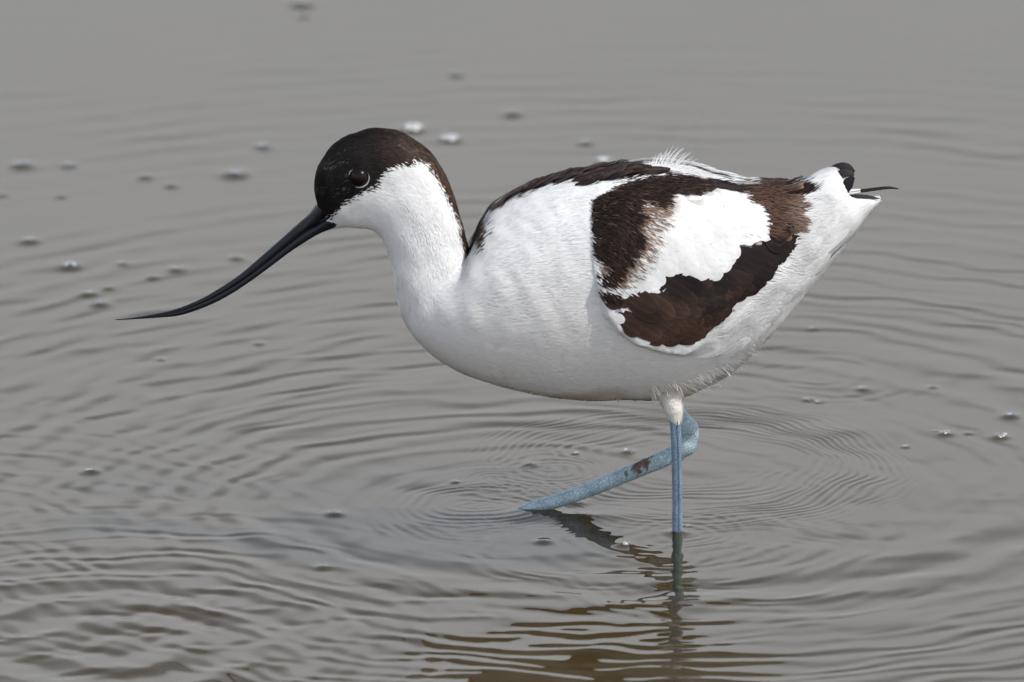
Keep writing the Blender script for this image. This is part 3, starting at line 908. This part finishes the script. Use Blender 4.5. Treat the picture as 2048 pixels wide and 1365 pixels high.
def fcol(x, y):
    if one(P2, x, y) or (one(P3, x, y) and (y < 480 and x > 1480 or x < 1240)):
        c = DARKS[rng.integers(0, 5)] * rng.uniform(0.7, 1.3)
        if x > 1480: c = (lin(92, 69, 56) * (1 - 0.5 * sstep(1560, 1620, x)) + lin(168, 145, 128) * 0.5 * float(sstep(1560, 1620, x))) * rng.uniform(0.55, 1.35)
        if rng.random() < 0.06: c = lin(100, 78, 62) * rng.uniform(0.6, 1.1)
        return np.clip(c, 0.004, 0.8)
    if one(P3, x, y) or (x > 1430 and y > 470 and float(RP3.dist(x, y)) < 9): return None
    if 1205 < x < 1340 and 380 < y < 570:
        e_d = float(RP2.dist(x, y))
        if rng.random() < 0.75 * math.exp(-e_d / 16): return lin(150, 124, 106) * rng.uniform(0.6, 1.2)
    if x > 1340 and y < 470 and x < 1590: return None
    return np.clip(WHITE * rng.uniform(0.95, 1.04), 0, 0.84)
fringe(wb, 30000, lambda x, y: (y > 395 or x < 1560) and (x < 1345 and float(RP2.dist(x, y)) < 24 or bool(RP2.inside(x, y)) or x > 1475 and y < 470 or x > 1430 and y > np.interp(x, [1430, 1500, 1560, 1600], [656, 590, 518, 462])), (12, 23), 1.0, fcol)
# dark coverts that join the lower band to the rear patch
for k in range(14):
    t = k / 13
    feather(wb, 1524 + 34 * t + rng.uniform(-4, 4), 448 + 22 * (1 - t) + rng.uniform(-5, 5), 36 + rng.normal() * 5, rng.uniform(34, 46) * (1 - 0.3 * t), 22, DARKS[k % 4] * rng.uniform(0.8, 1.2), 0.0003, 0.0012, alt=0.0007 + 0.00005 * k)
nearwing = wb.build('wing', M_FEATH, BIRD)
nearwing['label'] = 'folded near wing with white patch between two dark brown bands'
fw = MB()
me = nearwing.data
nv = len(me.vertices); co = np.zeros(nv * 3); me.vertices.foreach_get('co', co); co = co.reshape(-1, 3)
lp = np.zeros(len(me.loops), dtype=np.int32); me.loops.foreach_get('vertex_index', lp)
fcs = lp.reshape(-1, 4)[:, ::-1]
cl = np.zeros(nv * 4, dtype=np.float32); me.attributes['Col'].data.foreach_get('color', cl)
uvv = np.zeros(nv * 3, dtype=np.float32); me.attributes['fuv'].data.foreach_get('vector', uvv)
mco = mirror(co); mcx, mcy = proj(mco); mcl = cl.reshape(-1, 4)[:, :3].copy()
mcl[(mcx > 1258) & (mcx < 1520) & (mcy < 374)] = WHITE      # the white bar of the far wing shows over the back
fw.add(mco, fcs, mcl, uvv.reshape(-1, 3))
for yy in np.arange(322, 440, 6.0):
    for xx in np.arange(960, 1300, 8.0):
        x = xx + rng.uniform(-4, 4); y = yy + rng.uniform(-3, 3)
        if not inpoly(P1, np.array([x]), np.array([y]))[0]: continue
        a = np.interp(x, [960, 1010, 1080, 1180, 1260, 1300], [-52, -38, -22, -8, 4, 10]) + rng.normal() * 5
        L = 42 * rng.uniform(0.8, 1.2)
        tx = x + 0.8 * L * math.cos(rad(a)); ty = y + 0.8 * L * math.sin(rad(a))
        tx2, ty2 = x + 0.98 * L * math.cos(rad(a)), y + 0.98 * L * math.sin(rad(a))
        if not inpoly(P1, np.array([tx2, tx]), np.array([ty2, ty])).all(): continue
        feather(fw, x, y, a, L, 15, DARKS[rng.integers(0, 5)] * rng.uniform(0.7, 1.4), 0.0004, 0.0016, off=False, tipcol=DARKS[rng.integers(0, 5)] * 1.5)
farwing = fw.build('wing', M_FEATH, BIRD)
farwing['label'] = 'folded far wing, only its dark upper band showing over the back'

# ------------------------------------------------------------------ tail and wing tips
def blade(mbx, pts, widths, y0, color, dy=0.0, cup=0.12, seg=24):
    """a stiff feather through photo points at depth y0"""
    K_ = catmull(np.column_stack([np.array(pts, float), np.array(widths, float)]), seg)
    c3 = np.array([P(a, b_, y0 + dy * i / seg) for i, (a, b_, _) in enumerate(K_)])
    tg = norm(np.gradient(c3, axis=0)); nrm = np.array([0.0, -0.85, 0.5]); sd_ = norm(np.cross(tg, nrm))
    us = np.linspace(-1, 1, 7)
    v = c3[:, None] + sd_[:, None] * (us[None, :, None] * (np.abs(K_[:, 2]) * S / 2)[:, None, None]) + norm(nrm) * ((1 - us ** 2)[None, :, None] * (np.abs(K_[:, 2]) * S * cup)[:, None, None])
    uv = np.zeros(v.shape); uv[..., 0] = us; uv[..., 1] = np.linspace(0, 1, seg)[:, None]
    mbx.grid(v, color, uv)
tb = MB()
BLK = lin(34, 30, 33)
blade(tb, [(1652, 348), (1676, 336), (1694, 335), (1709, 345)], [14, 18, 17, 6], YM + 0.003, BLK)
blade(tb, [(1662, 360), (1684, 348), (1698, 347), (1708, 351)], [14, 18, 15, 5], YM - 0.003, BLK * 1.7)
blade(tb, [(1682, 402), (1689, 384), (1696, 368), (1707, 354)], [10, 16, 22, 8], YM - 0.007, BLK * 1.15)
tips = tb.build('wing_tip', M_FEATH, BIRD)
tb = MB()
blade(tb, [(1660, 388), (1700, 385), (1740, 380), (1775, 376), (1797, 378)], [8, 8, 7, 6, 2], YM - 0.002, lin(36, 26, 24))
blade(tb, [(1660, 386), (1690, 383), (1706, 381), (1721, 379.5)], [6, 5.5, 5, 3], YM - 0.004, np.array([.8, .8, .8]))
blade(tb, [(1660, 391), (1690, 388), (1706, 386), (1721, 384)], [5, 4.5, 4, 3], YM - 0.004, np.array([.8, .8, .8]))
blade(tb, [(1665, 396), (1695, 393), (1735, 394), (1759, 398)], [8, 8, 8, 2], YM - 0.0035, lin(52, 46, 46))
for k in range(40):
    t = rng.random()
    x = rng.uniform(1560, 1690); y = np.interp(x, [1560, 1690], [600, 470]) - rng.uniform(0, 70)
    blade(tb, [(x, y), (x + 25, y - 22 - 8 * t), (x + 52, y - 50 - 14 * t)], [14, 17, 3], YM - 0.009 - 0.004 * rng.random(), WHITE * rng.uniform(0.94, 1.0)) if False else None
tail = tb.build('tail_feathers', M_FEATH, BIRD)

# loose down on the back
db = MB()
for k in range(60):
    t = k / 59
    bx0 = 1298 + 74 * t; by0 = np.interp(t, [0, 0.5, 1], [329, 328, 344])
    h_ = hit(bx0, by0 + 4)
    p0 = h_[0] if h_ is not None else P(bx0, by0, YM)
    ang_ = np.interp(t, [0, 0.35, 0.7, 1], [80, 72, 48, -4]) + rng.normal() * 9
    L = np.interp(t, [0, 0.35, 0.6, 1], [20, 46, 44, 34]) * rng.uniform(0.75, 1.15) * S
    d = math.cos(rad(ang_)) * Rv + math.sin(rad(ang_)) * Vv
    wisp(db, p0 - Vv * 0.001, d, np.array([0, -1., 0.]), L, 0.26 * S, Rv * rng.uniform(0.0, 0.28) - Vv * 0.1, WHITE * 0.98, 8)
down = db.build('down_feather', M_PLUME, BIRD)

# ------------------------------------------------------------------ bill
def mandible(name, top, bot, wid, parent):
    m_ = MB()
    n = len(top)
    Kk = catmull(np.column_stack([np.array(top, float), np.array(bot, float), np.array(wid, float)]), 70)
    a = np.linspace(0, 2 * math.pi, 18, endpoint=False)
    rings = []
    for tx, ty, qx, qy, w in Kk:
        T = P(tx, ty, YM); B = P(qx, qy, YM)
        c_ = (T + B) / 2; A_ = (T - B) / 2
        rings.append(c_ + np.cos(a)[:, None] * A_ + np.sin(a)[:, None] * np.array([0, -abs(w) * S, 0]))
    rings = np.array(rings)
    m_.grid(rings, (0.01, 0.01, 0.012), None, True)
    for k in (0, -1):
        m_.grid(np.stack([rings[k], np.tile(rings[k].mean(0), (18, 1))]), (0.01, 0.01, 0.012), None, True)
    return m_.build(name, M_BILL, parent)
TOP = [(650, 392), (634, 408), (618, 428), (600, 444), (562, 478), (520, 515), (480, 549), (440, 576), (400, 599), (350, 619), (300, 630), (262, 636), (230, 639)]
MID = [(664, 420), (650, 434), (636, 447), (612, 462), (572, 494), (530, 528), (490, 558), (450, 583.5), (408, 604.5), (358, 623.5), (303, 633), (263, 637.6), (230, 639.8)]
MI2 = [(662, 417), (648, 431), (634, 444), (610, 459), (570, 491), (528.5, 525.5), (488.5, 555.5), (448.5, 581), (406.5, 602), (356, 621), (302, 631.5), (263, 637), (231, 639.5)]
BOT = [(680, 452), (662, 458), (644, 465), (622, 477), (580, 504.5), (538, 536), (498, 565), (458, 591), (415, 612.5), (362, 630.5), (308, 636.5), (264, 639), (232, 640.4)]
up = mandible('upper_bill', TOP, MID, [24, 21, 17, 13.5, 10.5, 9, 8, 7, 6, 5, 3.4, 2, 0.6], BIRD)
lowb = mandible('lower_bill', MI2, BOT, [25, 21, 16.5, 12.8, 10, 8.6, 7.6, 6.6, 5.6, 4.6, 3.0, 1.8, 0.5], BIRD)
# gape corner and nostril slit on the upper bill
gm = MB()
tube(gm, [P(640, 444, YM - 0.0036), P(660, 434, YM - 0.0066), P(677, 429, YM - 0.0090)], [0.0008, 0.0008, 0.0001], [0.0006, 0.0006, 0.0001], (0.01, 0.01, 0.01), 8, seg=12)
gm.build('gape', M_BILL, lowb)
m, nt, b, out = mat('nostril_black'); b.inputs['Base Color'].default_value = (0.002, 0.002, 0.002, 1); b.inputs['Roughness'].default_value = 0.8; M_NOS = m
gm = MB()
tube(gm, [P(590, 470, YM - 0.0026), P(604, 459, YM - 0.0033), P(622, 443, YM - 0.0042)], [0.0002, 0.0007, 0.0003], [0.0003, 0.0006, 0.0003], (0.002, 0.002, 0.002), 8, seg=12)
gm.build('nostril', M_NOS, up)

# ------------------------------------------------------------------ eyes
def eye(side):
    h_ = hit(718, 355)
    c0, n0 = h_
    r = 20.5 * S
    c0 = c0 - n0 * r * 0.42
    n1_ = n0.copy()
    if side: c0 = mirror(c0); n1_[1] = -n1_[1]
    m_ = MB()
    a = np.linspace(0, math.pi, 24); b_ = np.linspace(0, 2 * math.pi, 36, endpoint=False)
    m_.grid(np.stack([np.sin(a)[:, None] * np.cos(b_), np.sin(a)[:, None] * np.sin(b_), np.cos(a)[:, None] * np.ones(36)], -1) * r + c0, (0.005, 0.004, 0.004), None, True)
    e_o = m_.build('eye', M_EYE, BIRD)
    # thin white lid ring, broken at front and top
    t1 = norm(np.cross(n1_, np.array([0, 0, 1.0]))); t2 = np.cross(t1, n1_)
    if t1[0] < 0: t1 = -t1
    m_ = MB()
    for a0, a1 in ((-140, 30), (105, 190)):
        aa = np.radians(np.linspace(a0, a1, 14))
        pts = [c0 + n1_ * r * 0.44 + (t1 * math.cos(q) + t2 * math.sin(q)) * r * 1.0 for q in aa]
        w = np.sin(np.linspace(0.12, math.pi - 0.12, 14)) * 2.0 * S
        tube(m_, pts, w, w, (0.40, 0.40, 0.39), 8, up=tuple(n1_), seg=40)
    m_.build('eyelid', M_PLUME, e_o)
eye(False); eye(True)

# ------------------------------------------------------------------ legs
BLUE = lin(112, 146, 172)
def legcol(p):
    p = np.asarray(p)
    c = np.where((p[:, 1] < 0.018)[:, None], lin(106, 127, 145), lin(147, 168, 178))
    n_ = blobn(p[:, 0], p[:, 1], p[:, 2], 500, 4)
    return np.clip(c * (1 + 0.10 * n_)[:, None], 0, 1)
def toes(mbx, base, dirs, L):
    for d in dirs:
        d = norm(np.array(d, float))
        q = [base + d * L * t + np.array([0, 0, 0.004 * math.sin(math.pi * t)]) for t in (0, 0.35, 0.7, 1.0)]
        tube(mbx, q, [0.0024, 0.002, 0.0017, 0.0006], [0.002, 0.0017, 0.0014, 0.0005], legcol, 8, up=(0, 0, 1), seg=14)
# standing leg
lb = MB()
yn = 0.0
pts = [P(1343, 790, yn + 0.004), P(1349, 830, yn + 0.001), P(1352, 870, yn), P(1353.5, 930, yn), P(1354.5, 1000, yn), P(1355, 1066, yn), P(1355, 1066, yn) + np.array([0.0006, 0, -0.05])]
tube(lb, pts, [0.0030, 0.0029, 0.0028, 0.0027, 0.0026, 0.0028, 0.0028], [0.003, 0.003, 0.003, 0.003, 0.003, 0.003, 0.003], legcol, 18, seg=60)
# raised tendon ridge down the front of the shank
tube(lb, [P(1356, 850, yn - 0.0022), P(1359, 930, yn - 0.0022), P(1360, 1060, yn - 0.0022)], [0.0011] * 3, [0.0014] * 3, legcol, 8, seg=30)
toes(lb, P(1355, 1066, yn) + np.array([0.0006, 0, -0.051]), [(-1, -.1, -.03), (-.8, .6, -.03), (-.8, -.7, -.03)], 0.035)
leg1 = lb.build('leg', M_LEG, BIRD)
leg1['label'] = 'straight blue leg standing in the water'
# white feathered thigh at its top
tb = MB()
axp = [P(1338, 768, yn + 0.008), P(1343, 800, yn + 0.004), P(1348, 822, yn + 0.001), P(1352, 843, yn)]
tube(tb, axp, [0.0085, 0.0062, 0.0046, 0.0028], [0.0095, 0.0062, 0.0042, 0.0030], (0.68, 0.65, 0.60), 18, seg=24)
for k in range(700):
    t = rng.random() ** 0.8; a = rng.random() * 6.283
    i = t * 2.99; j = int(i); f_ = i - j
    c_ = axp[j] * (1 - f_) + axp[min(j + 1, 3)] * f_
    r_ = np.interp(t * 3, [0, 1, 2, 3], [0.0085, 0.0064, 0.0047, 0.0029])
    o_ = np.array([math.cos(a), math.sin(a), 0])
    wisp(tb, c_ + o_ * r_, norm(np.array([0.15, 0, -1]) - o_ * 0.22), o_, rng.uniform(8, 16) * S * (1.1 - 0.4 * t), 0.8 * S, rng.normal(size=3) * 0.08, np.array([0.72, 0.70, 0.66]) * rng.uniform(0.85, 1.08), 4)
tb.build('thigh', M_PLUME, leg1)

# stepping leg on the far side
lb = MB()
yf = 0.036
def legcol2(p):
    c = legcol(p); x, y = proj(np.asarray(p))
    n_ = blobn(p[:, 0], p[:, 1], p[:, 2], 1500, 9)
    k = (np.hypot((x - 1283) * 0.86 + (y - 930) * -0.45, ((x - 1283) * 0.5 + (y - 930) * 0.86) * 2.6) + 8 * n_)
    s_ = (k < 26) & (p[:, 1] < yf + 0.004)
    return np.where(s_[:, None], lin(92, 70, 58) * (1 + 0.4 * n_)[:, None].clip(0.3, 2), c)
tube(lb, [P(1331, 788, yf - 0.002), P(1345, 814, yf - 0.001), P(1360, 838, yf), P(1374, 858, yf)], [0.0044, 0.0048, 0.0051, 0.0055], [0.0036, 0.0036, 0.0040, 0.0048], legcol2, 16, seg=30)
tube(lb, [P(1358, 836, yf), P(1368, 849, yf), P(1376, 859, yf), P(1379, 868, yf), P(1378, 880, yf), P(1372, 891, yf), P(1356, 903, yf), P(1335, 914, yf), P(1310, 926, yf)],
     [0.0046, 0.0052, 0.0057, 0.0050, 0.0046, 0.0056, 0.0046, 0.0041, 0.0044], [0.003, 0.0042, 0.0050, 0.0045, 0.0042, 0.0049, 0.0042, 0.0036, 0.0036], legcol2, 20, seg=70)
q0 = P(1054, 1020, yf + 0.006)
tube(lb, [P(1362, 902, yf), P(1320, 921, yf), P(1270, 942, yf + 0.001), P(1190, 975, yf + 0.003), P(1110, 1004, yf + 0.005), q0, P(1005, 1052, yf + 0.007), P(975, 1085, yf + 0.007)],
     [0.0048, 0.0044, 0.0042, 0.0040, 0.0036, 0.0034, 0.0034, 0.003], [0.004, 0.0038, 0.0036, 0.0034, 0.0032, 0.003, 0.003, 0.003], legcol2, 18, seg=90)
leg2 = lb.build('leg', M_LEG, BIRD)
leg2['label'] = 'bent blue leg stepping forward with a brown scar on its shank'

# ------------------------------------------------------------------ bubbles and froth
def dome(mbx, c, r, mi=0, flatz=1.0, n=14):
    a = np.linspace(0, math.pi * 0.62, 8); b_ = np.linspace(0, 2 * math.pi, n, endpoint=False)
    v = np.stack([np.sin(a)[:, None] * np.cos(b_), np.sin(a)[:, None] * np.sin(b_), np.cos(a)[:, None] * np.ones(n) * flatz], -1) * r + c
    mbx.grid(v, (0.8, 0.8, 0.8), None, True, mi)
for bx, by, bw, kind, lab in BUBBLES:
    cx, cy = px2w(bx, by); sc = 1 + cy / 8
    R_ = bw * S * sc * 0.5 * (0.72 if kind in ('bubble', 'cluster') else 0.85)
    z0 = float(H(np.array(cx), np.array(cy))) + 0.24 * R_ * 0.8
    m_ = MB()
    c = np.array([0, 0, 0.0])
    if kind in ('bubble', 'dome'):
        k_ = 0.62 if kind == 'dome' else 0.55
        dome(m_, c + np.array([0, 0, -0.12 * R_]), R_ * k_, 0, 0.72 if kind == 'dome' else 0.42, 28)
        if kind == 'bubble':
            dome(m_, c + np.array([R_ * 0.6, 0.1 * R_, 0]), R_ * 0.2, 0, 0.7)
    elif kind == 'cluster':
        dome(m_, c + np.array([-0.1 * R_, 0, -0.1 * R_]), R_ * 0.5, 0, 0.7, 24)
        for k in range(6):
            a = rng.random() * 6.283; q = rng.uniform(0.3, 0.85) * R_
            dome(m_, c + np.array([math.cos(a) * q, math.sin(a) * q, -0.02 * R_]), R_ * rng.uniform(0.10, 0.26), 0, 0.8)
    elif kind == 'glint':
        for k in range(8):
            q = rng.normal() * 0.42 * R_; w_ = rng.normal() * 0.5 * R_
            dome(m_, c + np.array([q, w_, 0]), R_ * rng.uniform(0.08, 0.24), k % 2, 0.9)
    else:
        for k in range(70):
            a = rng.random() * 6.283; q = math.sqrt(rng.random()) * R_ * 0.95
            dome(m_, c + np.array([math.cos(a) * q, math.sin(a) * q * 1.3, 0.10 * R_ * (1 - (q / R_) ** 2)]), R_ * rng.uniform(0.08, 0.2), 0 if k % 3 == 0 else 1, 0.9, 10)
    o = m_.build({'foam': 'froth_patch', 'cluster': 'bubble_cluster', 'glint': 'bubble_cluster'}.get(kind, 'bubble'), [M_BUB, M_FOAM])
    o.location = (cx, cy, z0)
    tag(o, lab, 'froth' if kind == 'foam' else 'bubbles' if kind in ('cluster', 'glint') else 'bubble',
        'bubbles and froth floating on the water')
